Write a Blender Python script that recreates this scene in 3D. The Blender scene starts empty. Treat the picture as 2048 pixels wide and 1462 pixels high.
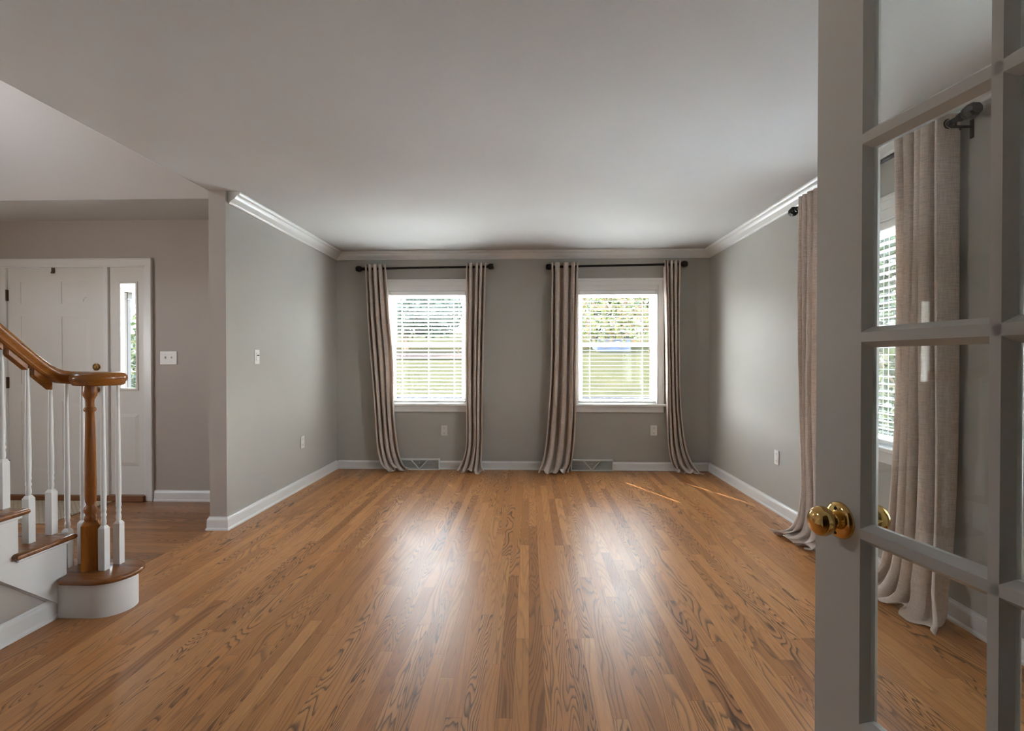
import bpy, math, random
import numpy as np
from mathutils import Vector, Matrix

SC = bpy.context.scene
COL = SC.collection
R = math.radians

# ------------------------------------------------------------------ camera
F_PX = 1030.0
YAW, PITCH, EYE = math.atan(34 / F_PX), -math.atan(9 / F_PX), 1.22
fw = Vector((-math.sin(YAW) * math.cos(PITCH), math.cos(YAW) * math.cos(PITCH), math.sin(PITCH)))
rt = Vector((math.cos(YAW), math.sin(YAW), 0))
up = rt.cross(fw)
cd = bpy.data.cameras.new('camera')
cam = bpy.data.objects.new('camera', cd)
COL.objects.link(cam)
cd.sensor_fit = 'HORIZONTAL'
cd.sensor_width = 36.0
cd.lens = F_PX / 2048 * 36.0
cd.clip_start = 0.02
cd.clip_end = 400
m = Matrix((rt, up, -fw)).transposed().to_4x4()
m.translation = Vector((0, 0, EYE))
cam.matrix_world = m
SC.camera = cam

# ------------------------------------------------------------------ sky, sun, exposure
SC.view_settings.view_transform = 'Standard'
SC.view_settings.look = 'None'
SC.view_settings.gamma = 1.0
SC.view_settings.use_curve_mapping = False
SC.view_settings.exposure = 1.38
SKY = 16.0
w = bpy.data.worlds.new('sky')
SC.world = w
w.use_nodes = True
nt = w.node_tree
bg = nt.nodes['Background']
geo = nt.nodes.new('ShaderNodeTexCoord')
sep = nt.nodes.new('ShaderNodeSeparateXYZ')
nt.links.new(geo.outputs['Generated'], sep.inputs[0])
rmp = nt.nodes.new('ShaderNodeValToRGB')
rmp.color_ramp.elements[0].position = 0.0
rmp.color_ramp.elements[0].color = (1.0, 0.98, 0.95, 1)
rmp.color_ramp.elements[1].position = 0.7
rmp.color_ramp.elements[1].color = (0.62, 0.78, 1.0, 1)
nt.links.new(sep.outputs[2], rmp.inputs[0])
nt.links.new(rmp.outputs[0], bg.inputs[0])
bg.inputs[1].default_value = SKY

sd = bpy.data.lights.new('sun', 'SUN')
sd.energy = 24.0
sd.color = (1.0, 0.95, 0.86)
sd.angle = R(0.6)
sun = bpy.data.objects.new('sun', sd)
COL.objects.link(sun)
EL = R(51)
sdir = Vector((0.42 * math.cos(EL), -0.907 * math.cos(EL), -math.sin(EL)))
sun.rotation_euler = sdir.to_track_quat('-Z', 'Y').to_euler()


def portal(loc, direction, sx, sy):
    """marks an opening to the sky so that its light is sampled well"""
    l = bpy.data.lights.new('window_portal', 'AREA')
    l.shape = 'RECTANGLE'
    l.size, l.size_y = sx, sy
    l.cycles.is_portal = True
    o = bpy.data.objects.new('window_portal', l)
    COL.objects.link(o)
    o.location = loc
    o.rotation_euler = Vector(direction).to_track_quat('-Z', 'Y').to_euler()


# room numbers (metres)
YB, YF, XL, XR, CEIL = 5.77, 4.38, -2.18, 2.0, 2.445
WL0, WEND = -2.305, 3.64           # hall face of the left wall, its free end
SX = -2.235                        # face of the stair side
WZ0, WZ1, WHALF = 0.745, 2.02, 0.445

portal((-1.145, YB + 0.3, 1.4), (0, -1, 0), 1.1, 1.5)
portal((0.985, YB + 0.3, 1.4), (0, -1, 0), 1.1, 1.5)
portal((XR + 0.3, 3.03, 1.4), (-1, 0, 0), 1.1, 1.5)
portal((XR + 0.3, 1.25, 1.4), (-1, 0, 0), 1.1, 1.5)
portal((-3.49, YF + 0.25, 1.43), (0, -1, 0), 0.4, 1.1)
portal((-5.68, 2.42, 3.92), (1, 0, 0), 0.8, 0.8)
portal((-4.79, YF + 0.25, 1.43), (0, -1, 0), 0.4, 1.1)
portal((-5.68, 1.3, 1.4), (1, 0, 0), 0.9, 0.9)


# ------------------------------------------------------------------ node helpers
class NT:
    def __init__(s, name):
        s.m = bpy.data.materials.new(name)
        s.m.use_nodes = True
        s.t = s.m.node_tree
        s.t.nodes.clear()
        s.out = s.t.nodes.new('ShaderNodeOutputMaterial')

    def n(s, typ, **kw):
        x = s.t.nodes.new('ShaderNode' + typ)
        for k, v in kw.items():
            setattr(x, k, v)
        return x

    def put(s, sock, v):
        if isinstance(v, bpy.types.NodeSocket):
            s.t.links.new(v, sock)
        elif v is not None:
            if isinstance(v, (tuple, list)) and len(v) == 3 and sock.type == 'RGBA':
                v = (*v, 1)
            sock.default_value = v

    def math(s, op, a, b=None, c=None):
        x = s.n('Math', operation=op)
        for i, v in enumerate((a, b, c)):
            if v is not None:
                s.put(x.inputs[i], v)
        return x.outputs[0]

    def mix(s, f, a, b, mode='MIX'):
        x = s.n('Mix', data_type='RGBA', blend_type=mode)
        s.put(x.inputs[0], f)
        s.put(x.inputs[6], a)
        s.put(x.inputs[7], b)
        return x.outputs[2]

    def ramp(s, f, stops, interp='LINEAR'):
        x = s.n('ValToRGB')
        cr = x.color_ramp
        cr.interpolation = interp
        while len(cr.elements) < len(stops):
            cr.elements.new(0.5)
        for e, (p, c) in zip(cr.elements, stops):
            e.position = p
            e.color = (*c, 1) if len(c) == 3 else c
        s.put(x.inputs[0], f)
        return x.outputs[0]

    def coord(s, scale=(1, 1, 1), which='Object', loc=(0, 0, 0)):
        tc = s.n('TexCoord')
        mp = s.n('Mapping')
        s.t.links.new(tc.outputs[which], mp.inputs[0])
        mp.inputs['Scale'].default_value = scale
        mp.inputs['Location'].default_value = loc
        return mp.outputs[0]

    def noise(s, vec, scale=5, detail=3, rough=0.5, dist=0.0, dim='3D'):
        x = s.n('TexNoise', noise_dimensions=dim)
        s.put(x.inputs['Vector'], vec)
        x.inputs['Scale'].default_value = scale
        x.inputs['Detail'].default_value = detail
        x.inputs['Roughness'].default_value = rough
        x.inputs['Distortion'].default_value = dist
        return x.outputs['Fac']

    def bump(s, h, strength=0.2, dist=0.01):
        x = s.n('Bump')
        s.put(x.inputs['Height'], h)
        x.inputs['Strength'].default_value = strength
        x.inputs['Distance'].default_value = dist
        return x.outputs[0]

    def pbr(s, color, rough=0.5, metal=0.0, spec=0.5, normal=None, **kw):
        x = s.n('BsdfPrincipled')
        s.put(x.inputs['Base Color'], color)
        s.put(x.inputs['Roughness'], rough)
        s.put(x.inputs['Metallic'], metal)
        s.put(x.inputs['Specular IOR Level'], spec)
        if normal is not None:
            s.put(x.inputs['Normal'], normal)
        for k, v in kw.items():
            s.put(x.inputs[k], v)
        return x.outputs[0]

    def done(s, shader):
        s.t.links.new(shader, s.out.inputs[0])
        return s.m


def paint(name, col, rough=0.5, spec=0.4, var=0.03, scale=1.2, bump=0.03):
    k = NT(name)
    c = k.coord()
    n1 = k.noise(c, scale, 3)
    lo = tuple(x * (1 - var) for x in col)
    hi = tuple(min(1, x * (1 + var)) for x in col)
    colr = k.ramp(n1, [(0.3, lo), (0.7, hi)])
    n2 = k.noise(c, 220, 2)
    return k.done(k.pbr(colr, rough, 0, spec, k.bump(n2, bump, 0.002)))


def metal(name, col, rough=0.25, metallic=1.0):
    k = NT(name)
    n1 = k.noise(k.coord(), 40, 3)
    return k.done(k.pbr(col, k.math('MULTIPLY_ADD', n1, 0.1, rough - 0.05), metallic))


def wood_floor(name, along='Y', bw=0.057, dark=1.0):
    k = NT(name)
    tc = k.n('TexCoord')
    sp = k.n('SeparateXYZ')
    k.t.links.new(tc.outputs['Object'], sp.inputs[0])
    X, Y = (sp.outputs[0], sp.outputs[1]) if along == 'Y' else (sp.outputs[1], sp.outputs[0])
    bx = k.math('DIVIDE', X, bw)
    row = k.math('FLOOR', bx)
    w1 = k.n('TexWhiteNoise', noise_dimensions='1D')
    k.put(w1.inputs['W'], row)
    yo = k.math('MULTIPLY_ADD', w1.outputs[0], 7.3, Y)
    by = k.math('DIVIDE', yo, 1.15)
    colm = k.math('FLOOR', by)
    cmb = k.n('CombineXYZ')
    k.put(cmb.inputs[0], row)
    k.put(cmb.inputs[1], colm)
    w2 = k.n('TexWhiteNoise', noise_dimensions='2D')
    k.put(w2.inputs['Vector'], cmb.outputs[0])
    rnd = w2.outputs[0]
    sr = k.n('SeparateColor')
    k.put(sr.inputs[0], w2.outputs['Color'])
    r2, r3 = sr.outputs[1], sr.outputs[2]
    # grain: the level lines of a smooth field drawn out along the board
    g = k.n('CombineXYZ')
    k.put(g.inputs[0], k.math('MULTIPLY_ADD', X, k.math('MULTIPLY_ADD', r2, 9.0, 4.5), k.math('MULTIPLY', rnd, 57.0)))
    k.put(g.inputs[1], k.math('MULTIPLY_ADD', Y, k.math('MULTIPLY_ADD', r3, 0.75, 0.35), k.math('MULTIPLY', r2, 83.0)))
    k.put(g.inputs[2], k.math('MULTIPLY', r3, 41.0))
    f = k.noise(g.outputs[0], 1.0, 2.0, 0.42)
    rings = k.math('MULTIPLY_ADD', r2, 18.0, 20.0)
    ph = k.math('MULTIPLY', f, rings)
    fine = k.n('CombineXYZ')
    k.put(fine.inputs[0], k.math('MULTIPLY', X, 420.0))
    k.put(fine.inputs[1], k.math('MULTIPLY_ADD', Y, 11.0, k.math('MULTIPLY', rnd, 31.0)))
    fib = k.noise(fine.outputs[0], 1.0, 3.0, 0.6)
    ph2 = k.math('ADD', ph, k.math('MULTIPLY', fib, 0.28))
    saw = k.math('FRACT', ph2)
    line = k.ramp(saw, [(0.0, (1, 1, 1)), (0.12, (0.75, 0.75, 0.75)), (0.34, (0.12, 0.12, 0.12)), (0.7, (0, 0, 0)), (0.92, (0.15, 0.15, 0.15)), (1.0, (1, 1, 1))])
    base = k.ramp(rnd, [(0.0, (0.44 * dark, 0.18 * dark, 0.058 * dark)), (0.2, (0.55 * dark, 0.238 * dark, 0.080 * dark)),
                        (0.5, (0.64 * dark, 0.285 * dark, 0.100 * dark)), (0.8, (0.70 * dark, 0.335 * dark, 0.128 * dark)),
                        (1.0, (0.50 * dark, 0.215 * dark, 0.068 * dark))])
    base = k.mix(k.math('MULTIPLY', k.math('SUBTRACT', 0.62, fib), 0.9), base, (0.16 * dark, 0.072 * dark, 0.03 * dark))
    amt = k.math('MULTIPLY', line, k.math('MULTIPLY_ADD', k.math('POWER', r3, 1.5), 0.72, 0.22))
    colr = k.mix(amt, base, (0.062 * dark, 0.030 * dark, 0.016 * dark))
    # seams
    fx = k.math('FRACT', bx)
    ex = k.math('MINIMUM', fx, k.math('SUBTRACT', 1.0, fx))
    fy = k.math('FRACT', by)
    ey = k.math('MULTIPLY', k.math('MINIMUM', fy, k.math('SUBTRACT', 1.0, fy)), 20.0)
    e = k.math('MINIMUM', ex, ey)
    seam = k.math('SUBTRACT', 1.0, k.math('SMOOTH_MIN', k.math('DIVIDE', e, 0.022), 1.0, 0.1))
    colr = k.mix(k.math('MULTIPLY', seam, 0.55), colr, (0.045, 0.02, 0.01))
    hgt = k.math('SUBTRACT', k.math('MULTIPLY', fib, 0.25), k.math('MULTIPLY_ADD', seam, 1.0, k.math('MULTIPLY', line, 0.25)))
    big = k.noise(tc.outputs['Object'], 3.0, 3.0)
    rough = k.math('MULTIPLY_ADD', big, 0.10, k.math('MULTIPLY_ADD', line, 0.02, 0.285))
    return k.done(k.pbr(colr, rough, 0, 0.3, k.bump(hgt, 0.05, 0.002)))


def wood(name, col, dark, rough=0.3, scale=(30, 2.5, 30)):
    k = NT(name)
    c = k.coord(scale)
    n1 = k.noise(c, 1.0, 4, 0.55, 0.4)
    n2 = k.noise(k.coord(tuple(x * 6 for x in scale)), 1.0, 2)
    f = k.math('MULTIPLY_ADD', n2, 0.35, k.math('MULTIPLY', n1, 0.65))
    colr = k.ramp(f, [(0.3, dark), (0.52, col), (0.75, tuple(min(1, x * 1.18) for x in col))])
    return k.done(k.pbr(colr, rough, 0, 0.5, k.bump(f, 0.06, 0.002)))


def linen(name, col):
    k = NT(name)
    tc = k.coord((1, 1, 1), 'UV')
    a = k.noise(k.coord((30, 420, 1), 'UV'), 1.0, 3, 0.6)
    b = k.noise(k.coord((420, 24, 1), 'UV'), 1.0, 3, 0.6)
    f = k.math('MULTIPLY_ADD', a, 0.6, k.math('MULTIPLY', b, 0.4))
    colr = k.ramp(f, [(0.34, tuple(x * 0.72 for x in col)), (0.5, col), (0.66, tuple(min(1, x * 1.22) for x in col))])
    p = k.pbr(colr, 0.9, 0, 0.12, k.bump(f, 0.25, 0.002))
    t = k.n('BsdfTranslucent')
    k.put(t.inputs[0], colr)
    mx = k.n('MixShader')
    mx.inputs[0].default_value = 0.22
    k.t.links.new(p, mx.inputs[1])
    k.t.links.new(t.outputs[0], mx.inputs[2])
    return k.done(mx.outputs[0])


def clear_glass(name, tint=(0.97, 0.985, 0.975), boost=1.0):
    k = NT(name)
    tr = k.n('BsdfTransparent')
    k.put(tr.inputs[0], tint)
    gl = k.n('BsdfGlossy')
    gl.inputs['Roughness'].default_value = 0.0
    fr = k.n('Fresnel')
    ge = k.n('NewGeometry')
    k.put(fr.inputs[0], k.math('MULTIPLY_ADD', ge.outputs['Backfacing'], 1 / 1.5 - 1.5, 1.5))
    mx = k.n('MixShader')
    k.put(mx.inputs[0], k.math('MULTIPLY', fr.outputs[0], boost))
    k.t.links.new(tr.outputs[0], mx.inputs[1])
    k.t.links.new(gl.outputs[0], mx.inputs[2])
    return k.done(mx.outputs[0])


def leafy(name, stops, scale=3.0, trans=0.3):
    k = NT(name)
    n1 = k.noise(k.coord(), scale, 2, 0.7)
    wn = k.n('TexWhiteNoise', noise_dimensions='3D')
    sc_ = k.n('VectorMath', operation='SNAP')
    k.put(sc_.inputs[0], k.coord())
    sc_.inputs[1].default_value = (0.09, 0.09, 0.09)
    k.put(wn.inputs['Vector'], sc_.outputs[0])
    f = k.math('MULTIPLY_ADD', wn.outputs[0], 0.5, k.math('MULTIPLY', n1, 0.5))
    colr = k.ramp(f, stops)
    p = k.pbr(colr, 0.55, 0, 0.3)
    t = k.n('BsdfTranslucent')
    k.put(t.inputs[0], colr)
    mx = k.n('MixShader')
    mx.inputs[0].default_value = trans
    k.t.links.new(p, mx.inputs[1])
    k.t.links.new(t.outputs[0], mx.inputs[2])
    return k.done(mx.outputs[0])


def ground(name, a, b, scale=2.0, rough=0.95):
    k = NT(name)
    c = k.coord()
    f = k.math('MULTIPLY_ADD', k.noise(c, scale, 4, 0.6), 0.7, k.math('MULTIPLY', k.noise(c, scale * 15, 2), 0.3))
    return k.done(k.pbr(k.ramp(f, [(0.35, a), (0.65, b)]), rough, 0, 0.0))


M = {}
M['wall'] = paint('greige_wall_paint', (0.47, 0.455, 0.415), 0.6, 0.25)
M['hall'] = paint('warm_taupe_wall_paint', (0.47, 0.42, 0.375), 0.5, 0.4)
M['ceil'] = paint('ceiling_paint', (0.625, 0.615, 0.60), 0.75, 0.2)
M['trim'] = paint('white_trim_paint', (0.80, 0.79, 0.77), 0.3, 0.5, 0.015)
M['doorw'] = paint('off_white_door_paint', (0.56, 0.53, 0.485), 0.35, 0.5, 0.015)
M['front_door'] = paint('white_front_door_paint', (0.78, 0.76, 0.72), 0.4, 0.4, 0.015)
M['floor'] = wood_floor('oak_strip_floor', 'Y')
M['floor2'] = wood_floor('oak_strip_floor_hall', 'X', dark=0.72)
M['rail'] = wood('stained_oak_rail', (0.31, 0.110, 0.020), (0.17, 0.052, 0.010), 0.24, (26, 5, 26))
M['newel'] = wood('stained_oak_newel', (0.34, 0.115, 0.020), (0.21, 0.066, 0.012), 0.24, (40, 40, 4))
M['tread'] = wood('stained_oak_tread', (0.25, 0.095, 0.028), (0.12, 0.042, 0.012), 0.26, (3.5, 45, 45))
M['sill'] = wood('dark_oak_threshold', (0.25, 0.10, 0.035), (0.13, 0.05, 0.018), 0.4, (4, 40, 40))
M['linen'] = linen('taupe_linen', (0.75, 0.64, 0.565))
M['black'] = metal('dark_bronze_metal', (0.018, 0.014, 0.012), 0.4, 0.6)
M['brass'] = metal('polished_brass', (0.72, 0.47, 0.17), 0.09)
M['oldbrass'] = metal('aged_brass', (0.36, 0.22, 0.08), 0.3)
M['hinge'] = metal('brown_hinge_metal', (0.10, 0.06, 0.035), 0.4, 0.7)
M['glass'] = clear_glass('clear_window_glass', (0.96, 0.98, 0.98))
M['dglass'] = clear_glass('door_pane_glass', (0.95, 0.965, 0.955))
M['slat'] = paint('white_blind_slat', (0.84, 0.84, 0.83), 0.75, 0.2, 0.01)
M['cord'] = paint('white_cord', (0.8, 0.79, 0.76), 0.8, 0.1)
M['plastic'] = paint('white_plate_plastic', (0.80, 0.79, 0.76), 0.35, 0.5, 0.01)
M['slot'] = paint('dark_slot', (0.03, 0.03, 0.03), 0.7, 0.1)
M['reg'] = paint('white_register_enamel', (0.78, 0.78, 0.75), 0.35, 0.5, 0.01)
M['regdark'] = paint('register_grille', (0.62, 0.63, 0.61), 0.5, 0.3)


def weave():
    k = NT('beige_woven_mat')
    x = k.n('TexBrick')
    k.put(x.inputs['Vector'], k.coord((1, 1, 1)))
    x.inputs['Color1'].default_value = (0.66, 0.57, 0.44, 1)
    x.inputs['Color2'].default_value = (0.58, 0.49, 0.37, 1)
    x.inputs['Mortar'].default_value = (0.27, 0.21, 0.15, 1)
    x.inputs['Scale'].default_value = 14.0
    x.inputs['Mortar Size'].default_value = 0.035
    n1 = k.noise(k.coord(), 160, 3)
    return k.done(k.pbr(k.mix(k.math('MULTIPLY', n1, 0.3), x.outputs[0], (0.6, 0.53, 0.42)), 0.95, 0, 0.1, k.bump(n1, 0.5, 0.004)))


M['mat'] = weave()
M['lawn'] = ground('mown_lawn', (0.014, 0.014, 0.007), (0.023, 0.020, 0.011), 0.5)
M['asphalt'] = ground('asphalt_street', (0.006, 0.006, 0.008), (0.010, 0.010, 0.012), 3)
M['drive'] = ground('pale_concrete', (0.026, 0.018, 0.015), (0.034, 0.024, 0.020), 2)
M['crab'] = leafy('red_and_green_leaves', [(0.25, (0.0125, 0.0259, 0.0067)), (0.42, (0.0480, 0.0653, 0.0125)), (0.55, (0.0864, 0.0326, 0.0221)), (0.68, (0.0691, 0.0864, 0.0221)), (0.8, (0.1123, 0.0691, 0.0518))])
M['green'] = leafy('fresh_green_leaves', [(0.3, (0.0028, 0.0084, 0.0017)), (0.55, (0.0112, 0.0238, 0.0042)), (0.75, (0.0280, 0.0392, 0.0084))])
M['ever'] = leafy('dark_evergreen_leaves', [(0.3, (0.0046, 0.0118, 0.0073)), (0.55, (0.0118, 0.0264, 0.0146)), (0.8, (0.0328, 0.0455, 0.0209))], 3, 0.15)
M['bounce_ground'] = ground('pale_bounce_ground', (0.62, 0.60, 0.56), (0.74, 0.72, 0.68), 3)  # bright ground colour, for bouncing daylight indoors
M['bark'] = ground('bark', (0.05, 0.035, 0.025), (0.12, 0.09, 0.065), 8)
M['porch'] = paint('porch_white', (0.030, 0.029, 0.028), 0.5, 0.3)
M['porchbeam'] = paint('porch_beige', (0.40, 0.34, 0.25), 0.6, 0.3)
M['housewall'] = paint('pale_blue_siding', (0.018, 0.024, 0.040), 0.6, 0.2)
M['houseroof'] = ground('roof_shingle', (0.006, 0.005, 0.005), (0.010, 0.009, 0.009), 4)
M['exterior'] = paint('exterior_siding', (0.35, 0.34, 0.33), 0.7, 0.2)


# ------------------------------------------------------------------ mesh helpers
class MB:
    def __init__(s):
        s.v, s.f, s.uv = [], [], None

    def add(s, vs, fs):
        o = len(s.v)
        s.v.extend(tuple(p) for p in vs)
        s.f.extend(tuple(i + o for i in f) for f in fs)
        return s

    def box(s, x0, x1, y0, y1, z0, z1):
        vs = [(x, y, z) for z in (z0, z1) for y in (y0, y1) for x in (x0, x1)]
        return s.add(vs, [(0, 2, 3, 1), (4, 5, 7, 6), (0, 1, 5, 4), (2, 6, 7, 3), (0, 4, 6, 2), (1, 3, 7, 5)])

    def bbox(s, x0, x1, y0, y1, z0, z1, b=0.003):
        """box with its edges cut at 45 degrees"""
        hx, hy, hz = (x1 - x0) / 2, (y1 - y0) / 2, (z1 - z0) / 2
        b = min(b, hx * .8, hy * .8, hz * .8)
        c = ((x0 + x1) / 2, (y0 + y1) / 2, (z0 + z1) / 2)
        import itertools
        idx, vs = {}, []
        for sg in itertools.product((-1, 1), repeat=3):
            for ax in range(3):
                h = [hx - b, hy - b, hz - b]
                h[ax] = (hx, hy, hz)[ax]
                idx[(sg, ax)] = len(vs)
                vs.append(tuple(c[i] + sg[i] * h[i] for i in range(3)))
        fs = []
        for ax in range(3):
            o = [i for i in range(3) if i != ax]
            for sgn in (-1, 1):
                ring = []
                for a, d in ((-1, -1), (1, -1), (1, 1), (-1, 1)):
                    sg = [0, 0, 0]
                    sg[ax] = sgn
                    sg[o[0]], sg[o[1]] = a, d
                    ring.append(idx[(tuple(sg), ax)])
                fs.append(tuple(ring))
        for ax in range(3):
            o = [i for i in range(3) if i != ax]
            for a in (-1, 1):
                for d in (-1, 1):
                    s1, s2 = [0, 0, 0], [0, 0, 0]
                    s1[ax], s2[ax] = -1, 1
                    s1[o[0]] = s2[o[0]] = a
                    s1[o[1]] = s2[o[1]] = d
                    s1, s2 = tuple(s1), tuple(s2)
                    fs.append((idx[(s1, o[0])], idx[(s2, o[0])], idx[(s2, o[1])], idx[(s1, o[1])]))
        for sg in itertools.product((-1, 1), repeat=3):
            fs.append(tuple(idx[(sg, ax)] for ax in range(3)))
        return s.add(vs, fs)

    def prism(s, poly, fn, t0, t1):
        """poly of (a, b); fn(a, b, t) -> point; a slab between t0 and t1"""
        n = len(poly)
        vs = [fn(a, b, t0) for a, b in poly] + [fn(a, b, t1) for a, b in poly]
        fs = [tuple(range(n))[::-1], tuple(range(n, 2 * n))]
        fs += [(i, (i + 1) % n, n + (i + 1) % n, n + i) for i in range(n)]
        return s.add(vs, fs)

    def lathe(s, prof, c=(0, 0, 0), axis='Z', n=20, phase=0.0):
        """prof: (radius, height) pairs turned about an axis through c"""
        vs, fs = [], []
        for r, h in prof:
            for i in range(n):
                a = 2 * math.pi * i / n + phase
                p, q = r * math.cos(a), r * math.sin(a)
                d = {'Z': (p, q, h), 'Y': (p, h, q), 'X': (h, p, q)}[axis]
                vs.append((c[0] + d[0], c[1] + d[1], c[2] + d[2]))
        for j in range(len(prof) - 1):
            for i in range(n):
                k = (i + 1) % n
                fs.append((j * n + i, j * n + k, (j + 1) * n + k, (j + 1) * n + i))
        fs.append(tuple(range(n))[::-1])
        fs.append(tuple(range((len(prof) - 1) * n, len(prof) * n)))
        return s.add(vs, fs)

    def tube(s, pts, r, n=10):
        pts = [Vector(p) for p in pts]
        vs, fs = [], []
        for i, p in enumerate(pts):
            d = (pts[min(i + 1, len(pts) - 1)] - pts[max(i - 1, 0)]).normalized()
            a = Vector((0, 0, 1)) if abs(d.z) < 0.9 else Vector((1, 0, 0))
            u = d.cross(a).normalized()
            v = d.cross(u)
            rr = r[i] if isinstance(r, (list, tuple)) else r
            for k in range(n):
                t = 2 * math.pi * k / n
                vs.append(p + u * rr * math.cos(t) + v * rr * math.sin(t))
        for j in range(len(pts) - 1):
            for i in range(n):
                k = (i + 1) % n
                fs.append((j * n + i, j * n + k, (j + 1) * n + k, (j + 1) * n + i))
        fs.append(tuple(range(n))[::-1])
        fs.append(tuple(range((len(pts) - 1) * n, len(pts) * n)))
        return s.add(vs, fs)

    def sweep(s, prof, path, closed=False):
        """prof: (offset to the right of travel, z); path: (x, y); mitred corners"""
        P = [Vector(p) for p in path]
        n, m_ = len(P), len(prof)
        vs = []
        for i in range(n):
            d0 = (P[i] - P[i - 1]).normalized() if i else None
            d1 = (P[i + 1] - P[i]).normalized() if i < n - 1 else None
            d0 = d0 or d1
            d1 = d1 or d0
            n0, n1 = Vector((d0.y, -d0.x)), Vector((d1.y, -d1.x))
            nn = (n0 + n1)
            nn = nn / max(1e-6, nn.dot(n0))
            for o, z in prof:
                q = P[i] + nn * o
                vs.append((q.x, q.y, z))
        fs = []
        for i in range(n - 1):
            for j in range(m_):
                k = (j + 1) % m_
                fs.append((i * m_ + j, i * m_ + k, (i + 1) * m_ + k, (i + 1) * m_ + j))
        fs.append(tuple(range(m_)))
        fs.append(tuple(range((n - 1) * m_, n * m_))[::-1])
        return s.add(vs, fs)

    def move(s, o):
        s.v = [(p[0] + o[0], p[1] + o[1], p[2] + o[2]) for p in s.v]
        return s

    def build(s, name, mat, parent=None, smooth=False, kind=None, label=None, cat=None, group=None):
        me = bpy.data.meshes.new(name)
        me.from_pydata(s.v, [], s.f)
        if s.uv is not None:
            l = me.uv_layers.new(name='UVMap')
            li = np.empty(len(me.loops), np.int32)
            me.loops.foreach_get('vertex_index', li)
            l.data.foreach_set('uv', np.asarray(s.uv, np.float32)[li].ravel())
        import bmesh
        bm = bmesh.new()
        bm.from_mesh(me)
        bmesh.ops.recalc_face_normals(bm, faces=bm.faces)
        bm.to_mesh(me)
        bm.free()
        me.materials.append(mat)
        if smooth:
            me.polygons.foreach_set('use_smooth', [True] * len(me.polygons))
            try:
                me.set_sharp_from_angle(angle=R(smooth if smooth is not True else 40))
            except Exception:
                pass
        o = bpy.data.objects.new(name, me)
        COL.objects.link(o)
        if parent is not None:
            o.parent = parent
        tag(o, label, cat, group, kind)
        return o


def tag(o, label=None, cat=None, group=None, kind=None):
    for k_, v_ in (('label', label), ('category', cat), ('group', group), ('kind', kind)):
        if v_:
            o[k_] = v_
    return o


def thing(name, label=None, cat=None, loc=(0, 0, 0), rz=0.0, group=None, kind=None):
    o = bpy.data.objects.new(name, None)
    o.empty_display_size = 0.1
    COL.objects.link(o)
    o.location = loc
    o.rotation_euler = (0, 0, rz)
    return tag(o, label, cat, group, kind)


def dup(root, loc, rz=0.0, label=None, group=None):
    r = root.copy()
    COL.objects.link(r)
    r.location = loc
    r.rotation_euler = (0, 0, rz)
    tag(r, label, None, group)
    for ch in list(root.children):
        c = ch.copy()
        COL.objects.link(c)
        c.parent = r
        for g in list(ch.children):
            d = g.copy()
            COL.objects.link(d)
            d.parent = c
    return r


def wall_grid(axis, c0, c1, a0, a1, z0, z1, holes):
    """a wall slab between c0 and c1 on its thin axis with rectangular holes (a0, a1, z0, z1)"""
    b = MB()
    As = sorted({a0, a1, *[h[0] for h in holes], *[h[1] for h in holes]})
    Zs = sorted({z0, z1, *[h[2] for h in holes], *[h[3] for h in holes]})
    def hole(i, j):
        am, zm = (As[i] + As[i + 1]) / 2, (Zs[j] + Zs[j + 1]) / 2
        return any(h[0] < am < h[1] and h[2] < zm < h[3] for h in holes)
    na, nz = len(As) - 1, len(Zs) - 1
    def q(a, c, z):
        return (a, c, z) if axis == 'Y' else (c, a, z)
    for i in range(na):
        for j in range(nz):
            if hole(i, j):
                continue
            A0, A1, Z0, Z1 = As[i], As[i + 1], Zs[j], Zs[j + 1]
            b.add([q(A0, c0, Z0), q(A1, c0, Z0), q(A1, c0, Z1), q(A0, c0, Z1)], [(0, 1, 2, 3)])
            b.add([q(A0, c1, Z0), q(A1, c1, Z0), q(A1, c1, Z1), q(A0, c1, Z1)], [(0, 1, 2, 3)])
            for (di, dj, e) in ((-1, 0, 'l'), (1, 0, 'r'), (0, -1, 'b'), (0, 1, 't')):
                ii, jj = i + di, j + dj
                if 0 <= ii < na and 0 <= jj < nz and not hole(ii, jj):
                    continue
                if e in 'lr':
                    A = A0 if e == 'l' else A1
                    b.add([q(A, c0, Z0), q(A, c1, Z0), q(A, c1, Z1), q(A, c0, Z1)], [(0, 1, 2, 3)])
                else:
                    Z = Z0 if e == 'b' else Z1
                    b.add([q(A0, c0, Z), q(A1, c0, Z), q(A1, c1, Z), q(A0, c1, Z)], [(0, 1, 2, 3)])
    import bmesh
    bm = bmesh.new()
    me = bpy.data.meshes.new('t')
    me.from_pydata(b.v, [], b.f)
    bm.from_mesh(me)
    bmesh.ops.remove_doubles(bm, verts=bm.verts, dist=1e-5)
    out = MB()
    bm.verts.index_update()
    out.v = [tuple(v.co) for v in bm.verts]
    out.f = [tuple(v.index for v in f.verts) for f in bm.faces]
    bm.free()
    bpy.data.meshes.remove(me)
    return out


ST = 'structure'
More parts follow.
